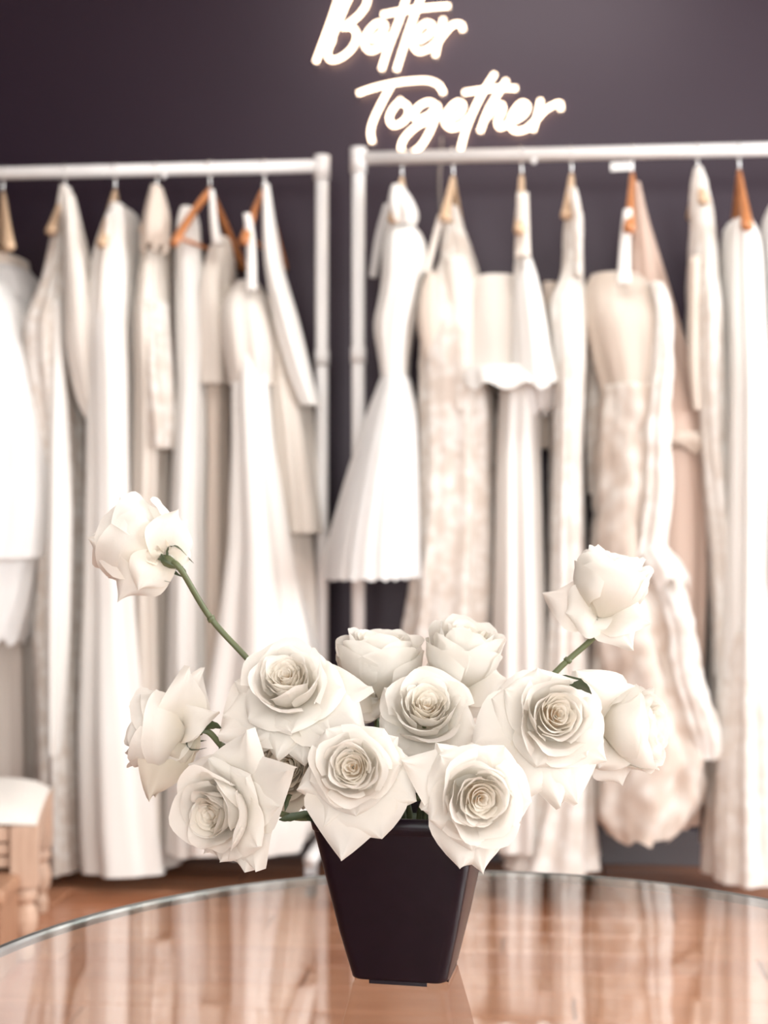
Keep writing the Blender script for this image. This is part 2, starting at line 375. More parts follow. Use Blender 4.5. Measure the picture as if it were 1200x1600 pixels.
# ------------------------------------------------------------------ clothes racks
RAIL_Z = 1.81
RACK_Y = {'L': 3.73, 'R': 3.66}
def rack(xa, xb, Y, label):
    root = empty('clothes_rack', ((xa + xb) / 2, Y, 0)); tag(root, label, 'clothes rack', 'white clothes racks')
    ox = (xa + xb) / 2; a, b = xa - ox, xb - ox
    MB().tube([(a, 0, RAIL_Z), (b, 0, RAIL_Z)], 0.0165, 16).build('rail', M['white_metal'], root, True)
    for s, px in ((-1, a), (1, b)):
        p = MB().tube([(px, 0, 0.10), (px, 0, RAIL_Z - 0.02)], 0.0165, 16).build('post', M['white_metal'], root, True)
        MB().tube([(px, 0, RAIL_Z - 0.035), (px, 0, RAIL_Z + 0.026)], 0.0205, 16).build('corner_joint', M['white_metal'], p, True)
        MB().tube([(px, 0, 1.30), (px, 0, 1.34)], 0.019, 16).build('collar', M['white_metal'], p, True)
        ft = MB().tube([(px, -0.2, 0.09), (px, 0.18, 0.09)], 0.0165, 12).build('foot_bar', M['white_metal'], root, True)
        for yy in (-0.185, 0.165):
            cs = MB().box((px - 0.014, yy - 0.012, 0.045), (px + 0.014, yy + 0.012, 0.085)).build('caster_fork', M['grey_metal'], root)
            wv = MB().tube([(px - 0.01, yy, 0.029), (px + 0.01, yy, 0.029)], 0.028, 16).build('caster_wheel', M['black_rubber'], cs, True)
    for q in (0.28, 0.72):
        xx = a + (b - a) * q
        MB().tube([(xx, -0.0165, RAIL_Z - 0.02), (xx, -0.022, RAIL_Z - 0.02)], 0.008, 10).build('bolt', M['white_metal'], root, True)
    return root
xl1 = at_y(503, 262, RACK_Y['L']).x
xr0 = at_y(560, 250, RACK_Y['R']).x
rack(xl1 - 1.45, xl1, RACK_Y['L'], 'white metal clothes rack whose end post stands beside the gown in white satin')
rack(xr0, xr0 + 1.55, RACK_Y['R'], 'white metal clothes rack standing below the neon sign with the short tulle dress')

# ------------------------------------------------------------------ hangers and gowns
def hanger(hx, rk, wood_mat, twist, label, arm=0.15):
    P = at_y(hx, 255, RACK_Y[rk]); base = Vector((P.x, RACK_Y[rk], RAIL_Z))
    root = empty('clothes_hanger', base, R2D(twist)); tag(root, label, 'hanger', 'wooden hangers on the racks')
    pts = [(0, 0, -0.062), (0, 0, -0.030)]
    for k in range(11):
        a = -math.pi / 2 + math.pi * 1.45 * k / 10
        pts.append((0, 0.0195 * math.cos(a) * 1.0, 0.0195 * math.sin(a)))
    MB().tube(pts, 0.0032, 8).build('hook', M['hook_metal'], root, True)
    mb = MB(); v = []; f = []; n = 25
    for i in range(n):
        s = -1 + 2 * i / (n - 1); u = abs(s)
        yy = s * arm; zz = -0.062 - arm * 0.80 * (u ** 1.15)
        th = 0.007 + 0.008 * u ** 2; hh = 0.016 - 0.005 * u
        for k in range(8):
            a = 2 * math.pi * k / 8
            v.append((th * math.cos(a), yy, zz + hh * math.sin(a)))
    for i in range(n - 1):
        for k in range(8):
            k2 = (k + 1) % 8; f.append((i*8+k, i*8+k2, (i+1)*8+k2, (i+1)*8+k))
    f.append(tuple(range(7, -1, -1))); f.append(tuple((n-1)*8 + k for k in range(8)))
    mb.add(v, f); mb.build('wooden_arms', wood_mat, root, True)
    MB().tube([(0, -arm * 0.9, -0.062 - arm * 0.71), (0, arm * 0.9, -0.062 - arm * 0.71)], 0.005, 8).build('trouser_bar', wood_mat, root, True)
    return root

def pchip(ys, vals, q):
    return np.interp(q, ys, vals)
def smooth1(a, k=3):
    for _ in range(k):
        b = a.copy(); b[1:-1] = 0.25 * a[:-2] + 0.5 * a[1:-1] + 0.25 * a[2:]; a = b
    return a
def loft(prof, hx, rk, D=(0.05, 0.17, 0.14, 0.17), amp=0.008, nf=9, seed=1, yoff=-0.02, rough=0.0, rows=None, seg=88, hemwave=0.0, nfine=0):
    """cloth tube: prof = [(py, pxl, pxr)...] measured on the hanger's plane; returns verts/faces relative to the rail point"""
    r = random.Random(seed)
    Y = RACK_Y[rk]; P = at_y(hx, 255, Y); base = Vector((P.x, Y, RAIL_Z))
    ys = [p[0] for p in prof]; n = rows or max(10, int((ys[-1] - ys[0]) / 11))
    q = np.linspace(ys[0], ys[-1], n)
    xl = smooth1(np.interp(q, ys, [p[1] for p in prof])); xr = smooth1(np.interp(q, ys, [p[2] for p in prof]))
    tt = np.linspace(0, 1, n)
    Dd = smooth1(np.interp(tt, np.linspace(0, 1, len(D)), D))
    ph = [r.uniform(0, 6.28) for _ in range(8)]
    dr = [r.uniform(-1.2, 1.2) for _ in range(4)]
    v = []; f = []
    for i in range(n):
        t = tt[i]
        a = at_y(float(xl[i]), float(q[i]), Y + yoff); b = at_y(float(xr[i]), float(q[i]), Y + yoff)
        cx = (a.x + b.x) / 2 - base.x; hw = (b.x - a.x) / 2; dd = max(float(Dd[i]), 0.006)
        z = at_y((float(xl[i]) + float(xr[i])) / 2, float(q[i]), Y + yoff - 0.7 * dd).z - RAIL_Z
        am = min(amp * (0.25 + 0.75 * min(1, t * 1.6)), 0.34 * hw)
        for k in range(seg):
            th = 2 * math.pi * k / seg
            c, s = math.cos(th), math.sin(th)
            e = 0.82
            x = (hw - am * 0.7) * math.copysign(abs(c) ** e, c); yv = (dd - am * 0.5) * math.copysign(abs(s) ** e, s)
            nx, ny = c / max(hw, 1e-3), s / max(dd, 1e-3); ln = math.hypot(nx, ny); nx /= ln; ny /= ln
            g = 0.62 * math.cos(nf * th + ph[0] + dr[0] * t) + 0.38 * math.cos((nf * 1.6) // 1 * th + ph[1] + dr[1] * t * 2) \
                + 0.22 * math.cos((nf * 0.5) // 1 * th + ph[2] + dr[2] * t * 3)
            if nfine: g += 0.3 * math.cos(nfine * th + ph[3])
            off = am * g
            if rough:
                p3 = Vector((x * 14 + seed, yv * 14, z * 14))
                off += rough * (noise.noise(p3) + 0.6 * noise.noise(p3 * 2.3))
            zz = z + (hemwave * math.cos(nf * th + ph[0]) * (t ** 4) if hemwave else 0)
            v.append((cx + x + nx * off, yv + ny * off + yoff, zz))
    for i in range(n - 1):
        for k in range(seg):
            k2 = (k + 1) % seg
            f.append((i*seg+k, (i+1)*seg+k, (i+1)*seg+k2, i*seg+k2))
    f.append(tuple(range(seg)))
    return base, v, f
ZFLOOR = 0.006
def gown(name, label, cat, hx, rk, parts):
    base = None; root = None
    for i, (pn, mat, prof, kw) in enumerate(parts):
        base, v, f = loft(prof, hx, rk, seed=int(abs(hx) * 7 + i * 13 + len(name)), **kw)
        if root is None:
            root = empty(name, base); tag(root, label, cat, 'gowns on the racks')
        v = [(a, b, max(c, ZFLOOR - RAIL_Z)) for a, b, c in v]
        mesh_obj(pn, v, f, M[mat], root, True)
    return root
FULL = (0.03, 0.17, 0.13, 0.13, 0.15, 0.17)
BOD = (0.06, 0.15, 0.12)
SK = (0.12, 0.15, 0.17)
NAR = (0.02, 0.022, 0.02)

gown('tulle_skirt', 'grey tulle skirt clipped under the hanger at the photo edge', 'skirt', 5, 'L', [
    ('waistband', 'champagne', [(396, -34, 36), (414, -36, 39)], dict(D=(0.12, 0.13), amp=0.002, nf=6, yoff=0.03, rows=5)),
    ('skirt', 'tulle_grey', [(412, -36, 40), (440, -55, 68), (520, -70, 62), (700, -90, 60), (950, -110, 55)], dict(D=(0.13, 0.16, 0.16), amp=0.006, nf=18, yoff=0.03))])
gown('tulle_gown', 'full white tulle gown cut by the photo edge with layered skirt', 'dress', -62, 'L', [
    ('bodice', 'tulle', [(330, -90, -40), (380, -108, -22), (440, -110, 4)], dict(D=(0.06, 0.15, 0.13), amp=0.004, nf=8, yoff=-0.06)),
    ('skirt', 'tulle', [(432, -112, 14), (480, -120, 44), (560, -125, 68), (700, -140, 92), (800, -145, 95), (872, -150, 88)], dict(D=(0.13, 0.2, 0.22), amp=0.008, nf=22, nfine=40, yoff=-0.07)),
    ('underskirt', 'tulle', [(700, -140, 78), (860, -150, 82), (940, -155, 70), (1005, -160, 52)], dict(D=(0.16, 0.19, 0.2), amp=0.008, nf=20, yoff=-0.05, hemwave=0.012))])
gown('evening_gown', 'long taupe satin gown hanging behind the white tulle gown', 'dress', -22, 'L', [
    ('gown', 'taupe', [(480, -60, 25), (640, -60, 60), (900, -50, 66), (1200, -40, 74), (1345, -40, 78)], dict(D=(0.1, 0.13, 0.14, 0.15), amp=0.011, nf=9, yoff=0.03))])
gown('wedding_dress', 'ivory lace wedding dress with one pointed sleeve beside the tulle gown', 'dress', 102, 'L', [
    ('gown', 'lace', [(288, 97, 108), (340, 90, 120), (440, 76, 128), (500, 50, 128), (560, 50, 128), (640, 60, 132), (800, 70, 136), (1000, 62, 136), (1200, 70, 142), (1362, 74, 150)], dict(D=FULL, amp=0.012, nf=9)),
    ('sleeve', 'ivory', [(300, 104, 114), (420, 108, 142), (540, 106, 151), (620, 118, 154), (668, 142, 153)], dict(D=(0.03, 0.07, 0.06, 0.02), amp=0.005, nf=7, yoff=-0.13)),
    ('draped_panel', 'satin', [(470, 84, 98), (600, 82, 104), (800, 78, 112), (1000, 76, 108), (1180, 78, 100)], dict(D=(0.02, 0.04, 0.05, 0.04), amp=0.006, nf=7, yoff=-0.14))])
gown('wedding_dress', 'sleeveless white satin wedding dress with trumpet hem touching the floor planks', 'dress', 180, 'L', [
    ('gown', 'satin', [(318, 184, 204), (328, 178, 210), (350, 168, 214), (400, 153, 216), (480, 150, 222), (580, 150, 224), (700, 148, 222), (850, 145, 224), (1000, 140, 240), (1150, 134, 264), (1300, 136, 280), (1364, 140, 290)], dict(D=(0.10, 0.17, 0.14, 0.14, 0.18, 0.2), amp=0.013, nf=8, yoff=-0.035)),
    ('lapel', 'ivory', [(335, 168, 178), (420, 156, 172), (540, 152, 168), (640, 152, 162)], dict(D=(0.02, 0.03, 0.02), amp=0.002, nf=5, yoff=-0.16))])
gown('wedding_dress', 'slim champagne wedding dress with a ruffled neck between white satin and crepe', 'dress', 245, 'L', [
    ('gown', 'cream', [(300, 239, 252), (350, 236, 262), (410, 227, 266), (500, 224, 273), (600, 224, 276), (700, 221, 272), (900, 214, 268), (1100, 220, 275), (1320, 225, 282)], dict(D=FULL, amp=0.011, nf=9)),
    ('neck_ruffle', 'champagne', [(288, 238, 252), (325, 230, 264), (350, 228, 264), (388, 221, 262)], dict(D=(0.03, 0.07, 0.08, 0.06), amp=0.006, nf=7, yoff=-0.10, hemwave=0.012)),
    ('bodice_overlay', 'lace', [(470, 224, 262), (560, 226, 270), (660, 232, 276), (700, 240, 272)], dict(D=(0.06, 0.07, 0.05), amp=0.006, nf=8, yoff=-0.11))])
gown('wedding_dress', 'plain white crepe wedding dress with a rounded strap over an orange hanger', 'dress', 318, 'L', [
    ('gown', 'crepe', [(322, 284, 304), (334, 277, 312), (400, 276, 314), (440, 277, 326), (520, 278, 334), (600, 282, 330), (800, 273, 330), (1000, 271, 332), (1200, 268, 346), (1335, 268, 350)], dict(D=(0.03, 0.08, 0.12, 0.13, 0.15, 0.16), amp=0.010, nf=8, yoff=-0.05))])
gown('bridal_top', 'beige cropped bridal top with a long slit skirt on the orange hanger', 'dress', 332, 'L', [
    ('strap', 'crepe', [(296, 327, 335), (350, 328, 340), (380, 332, 348)], dict(D=(0.012, 0.014, 0.02), amp=0.001, nf=4, yoff=-0.12, rows=8)),
    ('bodice', 'cream', [(368, 338, 358), (395, 324, 366), (450, 319, 364), (520, 319, 369), (600, 322, 373)], dict(D=(0.05, 0.13, 0.13, 0.14), amp=0.006, nf=7, yoff=0.0)),
    ('skirt', 'champagne', [(594, 328, 366), (700, 334, 364), (860, 330, 368), (1100, 325, 372), (1310, 320, 372)], dict(D=(0.12, 0.13, 0.14), amp=0.009, nf=8, yoff=0.01))])
gown('wedding_dress', 'off-shoulder white satin wedding dress with a wide sweeping skirt', 'dress', 408, 'L', [
    ('strap', 'satin', [(333, 380, 392), (350, 383, 398), (400, 385, 401), (452, 384, 402)], dict(D=(0.012, 0.012, 0.014), amp=0.001, nf=4, yoff=-0.17, rows=8)),
    ('bodice', 'ivory', [(438, 372, 404), (452, 354, 416), (480, 346, 428), (540, 352, 440), (600, 362, 434)], dict(D=(0.06, 0.14, 0.15, 0.13), amp=0.006, nf=7, yoff=-0.06)),
    ('skirt', 'satin', [(500, 374, 424), (600, 366, 430), (700, 366, 440), (850, 358, 468), (1000, 334, 496), (1150, 302, 512), (1290, 290, 500), (1335, 292, 482)], dict(D=(0.12, 0.14, 0.17, 0.19, 0.19), amp=0.016, nf=7, yoff=-0.07))])
gown('cape_dress', 'cream cape dress with wide sleeve hanging next to the rack end post', 'dress', 420, 'L', [
    ('gown', 'cream', [(420, 422, 440), (520, 424, 462), (650, 428, 490), (800, 436, 510), (832, 438, 513)], dict(D=(0.1, 0.15, 0.15), amp=0.007, nf=8, yoff=0.02)),
    ('underskirt', 'ivory', [(700, 430, 480), (900, 440, 500), (1100, 440, 506), (1300, 436, 500)], dict(D=(0.11, 0.13, 0.15), amp=0.010, nf=8, yoff=0.03)),
    ('sleeve', 'crepe', [(286, 411, 421), (330, 413, 427), (410, 418, 440), (500, 430, 468), (580, 450, 487), (632, 470, 498)], dict(D=(0.02, 0.08, 0.09, 0.07, 0.05), amp=0.004, nf=6, yoff=-0.09))])

gown('cocktail_dress', 'short white halter dress with flared tulle skirt below the neon sign', 'dress', 628, 'R', [
    ('bodice', 'crepe', [(338, 606, 638), (358, 601, 664), (400, 598, 672), (430, 598, 662), (480, 590, 655), (502, 582, 650), (560, 593, 640), (592, 597, 638)], dict(D=(0.06, 0.14, 0.13, 0.11, 0.1), amp=0.005, nf=7, yoff=-0.05)),
    ('halter_ruffle', 'crepe', [(288, 612, 630), (304, 605, 645), (334, 606, 657), (350, 614, 648)], dict(D=(0.03, 0.06, 0.07, 0.05), amp=0.005, nf=6, yoff=-0.10)),
    ('draped_strap', 'tulle_grey', [(318, 600, 612), (360, 587, 603), (432, 577, 589)], dict(D=(0.012, 0.016, 0.014), amp=0.001, nf=4, yoff=-0.02, rows=10)),
    ('skirt', 'tulle', [(586, 597, 640), (640, 576, 654), (740, 545, 657), (850, 516, 660), (905, 508, 662)], dict(D=(0.1, 0.16, 0.2, 0.22), amp=0.009, nf=26, nfine=44, yoff=-0.05, hemwave=0.004))])
gown('wedding_dress', 'ivory lace wedding dress behind the short tulle dress', 'dress', 708, 'R', [
    ('gown', 'lace', [(320, 696, 716), (345, 691, 722), (400, 688, 742), (450, 660, 758), (560, 652, 764), (650, 652, 776), (800, 652, 778), (950, 630, 780), (1020, 622, 777), (1200, 604, 790), (1330, 600, 790)], dict(D=FULL, amp=0.014, nf=9, rough=0.004, yoff=0.01)),
    ('bodice', 'ivory', [(400, 690, 738), (450, 690, 757), (560, 700, 756), (640, 705, 750)], dict(D=(0.08, 0.1, 0.1), amp=0.004, nf=6, yoff=-0.04)),
    ('nude_lining', 'champagne', [(424, 668, 680), (440, 658, 688), (500, 650, 692), (560, 662, 690)], dict(D=(0.03, 0.05, 0.03), amp=0.003, nf=5, yoff=-0.11)),
    ('waist_sash', 'ivory', [(335, 684, 694), (380, 672, 683), (425, 662, 672)], dict(D=(0.008, 0.008, 0.008), amp=0.001, nf=4, yoff=-0.1, rows=8))])
gown('peplum_dress', 'white strapless peplum top over a straight skirt, hung low on a beige hanger', 'dress', 815, 'R', [
    ('strap', 'cream', [(300, 807, 826), (345, 805, 828), (400, 803, 830)], dict(D=(0.015, 0.02, 0.02), amp=0.001, nf=4, yoff=-0.17, rows=8)),
    ('bodice', 'ivory', [(430, 740, 812), (442, 724, 816), (500, 722, 830), (570, 718, 840), (598, 717, 842)], dict(D=(0.10, 0.12, 0.12), amp=0.003, nf=6, yoff=-0.03)),
    ('front_panel', 'crepe', [(388, 806, 826), (415, 802, 838), (460, 800, 848), (530, 798, 864), (596, 794, 878)], dict(D=(0.05, 0.08, 0.10, 0.11), amp=0.006, nf=7, yoff=-0.10)),
    ('peplum_ruffle', 'crepe', [(572, 718, 870), (588, 715, 878), (604, 718, 880)], dict(D=(0.13, 0.15, 0.16), amp=0.006, nf=10, yoff=-0.06, rows=8, hemwave=0.008)),
    ('side_drape', 'tulle', [(590, 800, 876), (615, 812, 872), (645, 822, 860)], dict(D=(0.06, 0.06, 0.05), amp=0.006, nf=7, yoff=-0.08, rows=8, hemwave=0.008)),
    ('skirt', 'satin', [(590, 780, 848), (700, 775, 846), (900, 772, 852), (1080, 767, 858), (1330, 764, 862)], dict(D=(0.1, 0.13, 0.15), amp=0.011, nf=8, yoff=-0.03))])
gown('wedding_dress', 'white lace sheath wedding dress with a puddled hem next to the peplum dress', 'dress', 893, 'R', [
    ('gown', 'lace_white', [(330, 884, 910), (345, 881, 912), (430, 878, 912), (450, 860, 916), (480, 852, 922), (560, 860, 918), (700, 860, 912), (900, 856, 916), (1050, 848, 922), (1200, 836, 930), (1320, 800, 936), (1362, 780, 942)], dict(D=FULL, amp=0.013, nf=9, yoff=-0.03, rough=0.002)),
    ('draped_strap', 'lace', [(292, 888, 901), (330, 894, 911), (430, 898, 908)], dict(D=(0.02, 0.03, 0.03), amp=0.002, nf=5, yoff=-0.15, rows=10)),
    ('back_drape', 'champagne', [(440, 848, 870), (520, 846, 866), (640, 838, 864), (700, 842, 860)], dict(D=(0.03, 0.04, 0.03), amp=0.003, nf=5, yoff=0.02))])
gown('bridesmaid_dress', 'blush pink chiffon dress with tied waist between two lace gowns', 'dress', 992, 'R', [
    ('bodice', 'blush', [(284, 986, 1000), (340, 985, 1012), (420, 976, 1038), (540, 966, 1076), (650, 966, 1110), (684, 972, 1112)], dict(D=(0.03, 0.12, 0.14, 0.15), amp=0.006, nf=8, yoff=0.02)),
    ('waist_sash', 'champagne', [(676, 1000, 1112), (690, 1010, 1110), (704, 1040, 1108)], dict(D=(0.15, 0.155, 0.13), amp=0.005, nf=6, yoff=0.02, rows=8, hemwave=0.01)),
    ('skirt', 'blush', [(700, 985, 1108), (780, 988, 1104), (900, 990, 1106), (1100, 990, 1098), (1290, 985, 1095)], dict(D=(0.13, 0.14, 0.15), amp=0.012, nf=8, yoff=0.03))])
gown('wedding_dress', 'nude lace wedding dress with ruffled tiers and a frilled hem above the skirting', 'dress', 978, 'R', [
    ('strap', 'crepe', [(326, 974, 988), (350, 970, 987), (400, 966, 985), (442, 963, 986)], dict(D=(0.012, 0.014, 0.014), amp=0.001, nf=4, yoff=-0.17, rows=8)),
    ('bodice', 'champagne', [(426, 922, 1000), (440, 908, 1030), (480, 906, 1040), (560, 924, 1040), (640, 944, 1040)], dict(D=(0.08, 0.13, 0.13, 0.12), amp=0.006, nf=7, yoff=-0.05)),
    ('sleeve', 'lace', [(540, 914, 944), (640, 914, 948), (772, 918, 951)], dict(D=(0.04, 0.05, 0.05), amp=0.004, nf=7, yoff=0.0)),
    ('skirt', 'lace_nude', [(600, 938, 1040), (700, 930, 1040), (880, 924, 1036), (980, 926, 1060), (1080, 926, 1096), (1160, 930, 1118), (1250, 918, 1104), (1290, 925, 1080), (1314, 945, 1050)], dict(D=(0.12, 0.13, 0.15, 0.17), amp=0.014, nf=8, rough=0.012, yoff=-0.06, hemwave=0.008)),
    ('neckline_frill', 'lace_white', [(440, 1012, 1036), (470, 1020, 1050), (560, 1020, 1052), (640, 1004, 1050), (780, 1000, 1052), (880, 984, 1036)], dict(D=(0.03, 0.05, 0.05, 0.05), amp=0.005, nf=7, rough=0.008, yoff=-0.15)),
    ('ruffle_tier', 'lace_white', [(850, 985, 1036), (890, 988, 1074), (912, 996, 1078)], dict(D=(0.05, 0.09, 0.09), amp=0.006, nf=8, rough=0.008, yoff=-0.14, hemwave=0.015)),
    ('trailing_ruffle', 'lace_white', [(900, 1000, 1060), (960, 1034, 1084), (1050, 1042, 1096), (1120, 1060, 1118), (1160, 1080, 1128), (1186, 1084, 1122)], dict(D=(0.05, 0.06, 0.06, 0.05), amp=0.006, nf=7, rough=0.012, yoff=-0.15))])
gown('wedding_dress', 'narrow ivory lace wedding dress covering its hanger next to the blush dress', 'dress', 1090, 'R', [
    ('gown', 'lace_white', [(260, 1084, 1097), (300, 1076, 1110), (345, 1077, 1116), (480, 1075, 1122), (560, 1073, 1127), (700, 1084, 1132), (850, 1100, 1146), (1000, 1108, 1152), (1200, 1104, 1152), (1350, 1098, 1152)], dict(D=FULL, amp=0.010, nf=8, rough=0.003)),
    ('lining', 'champagne', [(400, 1076, 1094), (560, 1074, 1092), (640, 1082, 1094)], dict(D=(0.02, 0.03, 0.02), amp=0.002, nf=5, yoff=-0.15))])
gown('wedding_dress', 'bright white pleated wedding dress with lace hem beside the narrow ivory lace one', 'dress', 1155, 'R', [
    ('gown', 'crepe', [(343, 1134, 1172), (352, 1130, 1184), (400, 1126, 1190), (560, 1124, 1195), (800, 1120, 1198), (1000, 1114, 1198), (1060, 1112, 1200)], dict(D=(0.10, 0.16, 0.15, 0.16), amp=0.011, nf=9, yoff=-0.05)),
    ('lace_skirt', 'lace_white', [(980, 1116, 1196), (1100, 1110, 1204), (1250, 1100, 1214), (1378, 1094, 1224)], dict(D=(0.15, 0.17, 0.19), amp=0.013, nf=9, rough=0.004, yoff=-0.05))])
gown('wedding_dress', 'white tulle wedding dress cut off by the photo edge past the pleated one', 'dress', 1224, 'R', [
    ('gown', 'tulle', [(308, 1206, 1238), (330, 1190, 1252), (600, 1187, 1262), (800, 1185, 1275), (908, 1186, 1280)], dict(D=(0.08, 0.16, 0.17, 0.2), amp=0.010, nf=14, yoff=-0.03))])

hanger(5, 'L', M['hanger_tan'], 24, 'brown wooden hanger holding the grey tulle skirt', 0.205)
hanger(-62, 'L', M['hanger_tan'], 4, 'wooden hanger inside the white tulle gown')
hanger(-22, 'L', M['hanger_tan'], 2, 'wooden hanger above the taupe satin gown')
hanger(102, 'L', M['hanger_tan'], 4, 'wooden hanger inside the lace dress with the pointed sleeve')
hanger(180, 'L', M['hanger_tan'], 7, 'pale wooden hanger of the sleeveless satin dress', 0.205)
hanger(245, 'L', M['hanger_tan'], 3, 'pale wooden hanger inside the champagne ruffled dress')
hanger(328, 'L', M['hanger_orange'], -13, 'orange wooden hanger carrying the crepe dress and cropped top', 0.205)
hanger(413, 'L', M['hanger_orange'], -4, 'orange wooden hanger of the off-shoulder satin dress and cape dress', 0.205)
hanger(628, 'R', M['hanger_tan'], -3, 'beige wooden hanger of the short halter dress')
hanger(708, 'R', M['hanger_tan'], -5, 'beige wooden hanger of the ivory lace dress under the sign')
hanger(815, 'R', M['hanger_tan'], -1, 'beige wooden hanger above the peplum top', 0.205)
hanger(893, 'R', M['hanger_tan'], -6, 'beige wooden hanger of the white lace sheath dress')
h = hanger(988, 'R', M['hanger_orange'], -6, 'orange wooden hanger with a white paper tag', 0.205)
tg = MB().box((-0.052, -0.012, -0.046), (0.0, -0.009, -0.026)).build('paper_tag', M['paper'], h); tg['label'] = 'white paper tag'
hanger(1090, 'R', M['hanger_tan'], 2, 'wooden hanger inside the narrow ivory lace dress', 0.10)
hanger(1155, 'R', M['hanger_orange'], -3, 'orange wooden hanger of the bright white pleated dress', 0.205)
hanger(1224, 'R', M['hanger_tan'], 2, 'wooden hanger of the dress past the pleated one')

# ------------------------------------------------------------------ upholstered stool
SX, SY = 0.50, 0.42
st_c = at_depth(-112, 1400, 3.22); 
stool = empty('stool', (st_c.x, st_c.y, 0), R2D(14)); tag(stool, 'cream upholstered stool with carved pale oak frame and turned legs', 'stool')
v = []; f = []; n = 17
for j in range(n):
    for i in range(n):
        a, b = -1 + 2 * i / (n - 1), -1 + 2 * j / (n - 1)
        e = (1 - abs(a) ** 6) * (1 - abs(b) ** 6)
        v.append((a * SX / 2 * 0.99, b * SY / 2 * 0.99, 0.284 + 0.030 * max(e, 0) ** 0.45 + 0.018 * (1 - (a * a + b * b) / 2)))
for j in range(n - 1):
    for i in range(n - 1):
        f.append((j*n+i, j*n+i+1, (j+1)*n+i+1, (j+1)*n+i))
mesh_obj('cushion', v, f, M['cushion'], stool)
for sx in (-1, 1):
    for sy in (-1, 1):
        cx, cy = sx * (SX / 2 - 0.028), sy * (SY / 2 - 0.028)
        lm = M['stool_wood'] if not (sx < 0) else M['stool_wood']
        lb = MB().box((cx - 0.028, cy - 0.028, 0.155), (cx + 0.028, cy + 0.028, 0.283))
        lb.lathe([(0.014, 0.0), (0.018, 0.004), (0.020, 0.03), (0.015, 0.045), (0.024, 0.065), (0.027, 0.085), (0.024, 0.105), (0.016, 0.118), (0.025, 0.130), (0.025, 0.142), (0.018, 0.156)], 20, (cx, cy, 0))
        bevel(lb.build('leg', lm, stool), 0.002)
for k, (za, zb, d) in enumerate(((0.195, 0.219, 0.016), (0.222, 0.247, 0.019), (0.250, 0.282, 0.023))):
    for s in (-1, 1):
        bevel(MB().box((-SX/2 + 0.057, s * (SY/2 - 0.028) - d, za), (SX/2 - 0.057, s * (SY/2 - 0.028) + d, zb)).build('apron_moulding', M['stool_wood'], stool), 0.005, 3)
        bevel(MB().box((s * (SX/2 - 0.028) - d, -SY/2 + 0.057, za), (s * (SX/2 - 0.028) + d, SY/2 - 0.057, zb)).build('apron_moulding', M['stool_wood'], stool), 0.005, 3)

# low wooden footstool in front of it
fs = at_depth(-46, 1400, 3.0)
foot = empty('footstool', (fs.x, fs.y, 0), R2D(6)); tag(foot, 'low brown wooden footstool at the photo edge in front of the cream stool', 'footstool')
bevel(MB().box((-0.09, -0.09, 0.150), (0.09, 0.09, 0.185)).build('top_board', M['stool_dark'], foot), 0.012, 3)
for sx in (-1, 1):
    bevel(MB().box((sx * 0.072 - 0.012, -0.08, 0.0), (sx * 0.072 + 0.012, 0.08, 0.150)).build('side_board', M['stool_dark'], foot), 0.003)
bevel(MB().box((-0.06, -0.012, 0.05), (0.06, 0.012, 0.11)).build('stretcher', M['stool_dark'], foot), 0.003)

# ------------------------------------------------------------------ glass table
TZ = 0.48
TR = 0.53
tc_ = CAM + CR * 0.09 + CF * 1.325
table = empty('glass_table', (tc_.x, tc_.y, 0), YAW); tag(table, 'round clear glass coffee table with thin steel rim', 'table')
MB().lathe([(0.0005, TZ - 0.010), (TR - 0.003, TZ - 0.010), (TR - 0.003, TZ), (0.0005, TZ)], 128).build('glass_top', M['glass'], table)
v = []; f = []; n = 160
for k in range(n):
    a = 2 * math.pi * k / n; c, s = math.cos(a), math.sin(a)
    for r_, z_ in ((TR - 0.0026, TZ - 0.0105), (TR + 0.0012, TZ - 0.0105), (TR + 0.0018, TZ - 0.005), (TR + 0.0012, TZ + 0.0006), (TR - 0.0026, TZ + 0.0006)):
        v.append((r_ * c, r_ * s, z_))
for k in range(n):
    k2 = (k + 1) % n
    for j in range(5):
        j2 = (j + 1) % 5; f.append((k*5+j, k2*5+j, k2*5+j2, k*5+j2))
mesh_obj('rim', v, f, M['steel'], table)
for a in (16, 166, 270):
    ca, sa = math.cos(R2D(a)), math.sin(R2D(a))
    MB().tube([((TR - 0.02) * ca, (TR - 0.02) * sa, TZ - 0.0105), ((TR - 0.01) * ca, (TR - 0.01) * sa, 0.003)], 0.012, 14).build('leg', M['steel'], table, True)

# ------------------------------------------------------------------ pot
PC = at_depth(635, 1530, 1.452); PC.z = TZ
PH = 0.164
pot = empty('flower_pot', PC, YAW - R2D(11)); tag(pot, 'black square tapered plastic flower pot on the glass table', 'flower pot')
def rsq(hw, rad, z, n=5):
    out = []
    for q, (sx, sy) in enumerate(((1, 1), (-1, 1), (-1, -1), (1, -1))):
        for k in range(n + 1):
            a = math.pi / 2 * (q + k / n)
            out.append((sx * (hw - rad) + rad * math.cos(a), sy * (hw - rad) + rad * math.sin(a), z))
    return out
def loft_rings(rings, close_top=False, close_bot=False):
    mb = MB(); v = [p for r in rings for p in r]; m = len(rings[0]); f = []
    for i in range(len(rings) - 1):
        for k in range(m):
            k2 = (k + 1) % m; f.append((i*m+k, i*m+k2, (i+1)*m+k2, (i+1)*m+k))
    if close_bot: f.append(tuple(range(m - 1, -1, -1)))
    if close_top: f.append(tuple((len(rings)-1)*m + k for k in range(m)))
    return mb.add(v, f)
b0, b1 = 0.0470, 0.0805
def hwz(z): return b0 + (b1 - b0) * (z / PH)
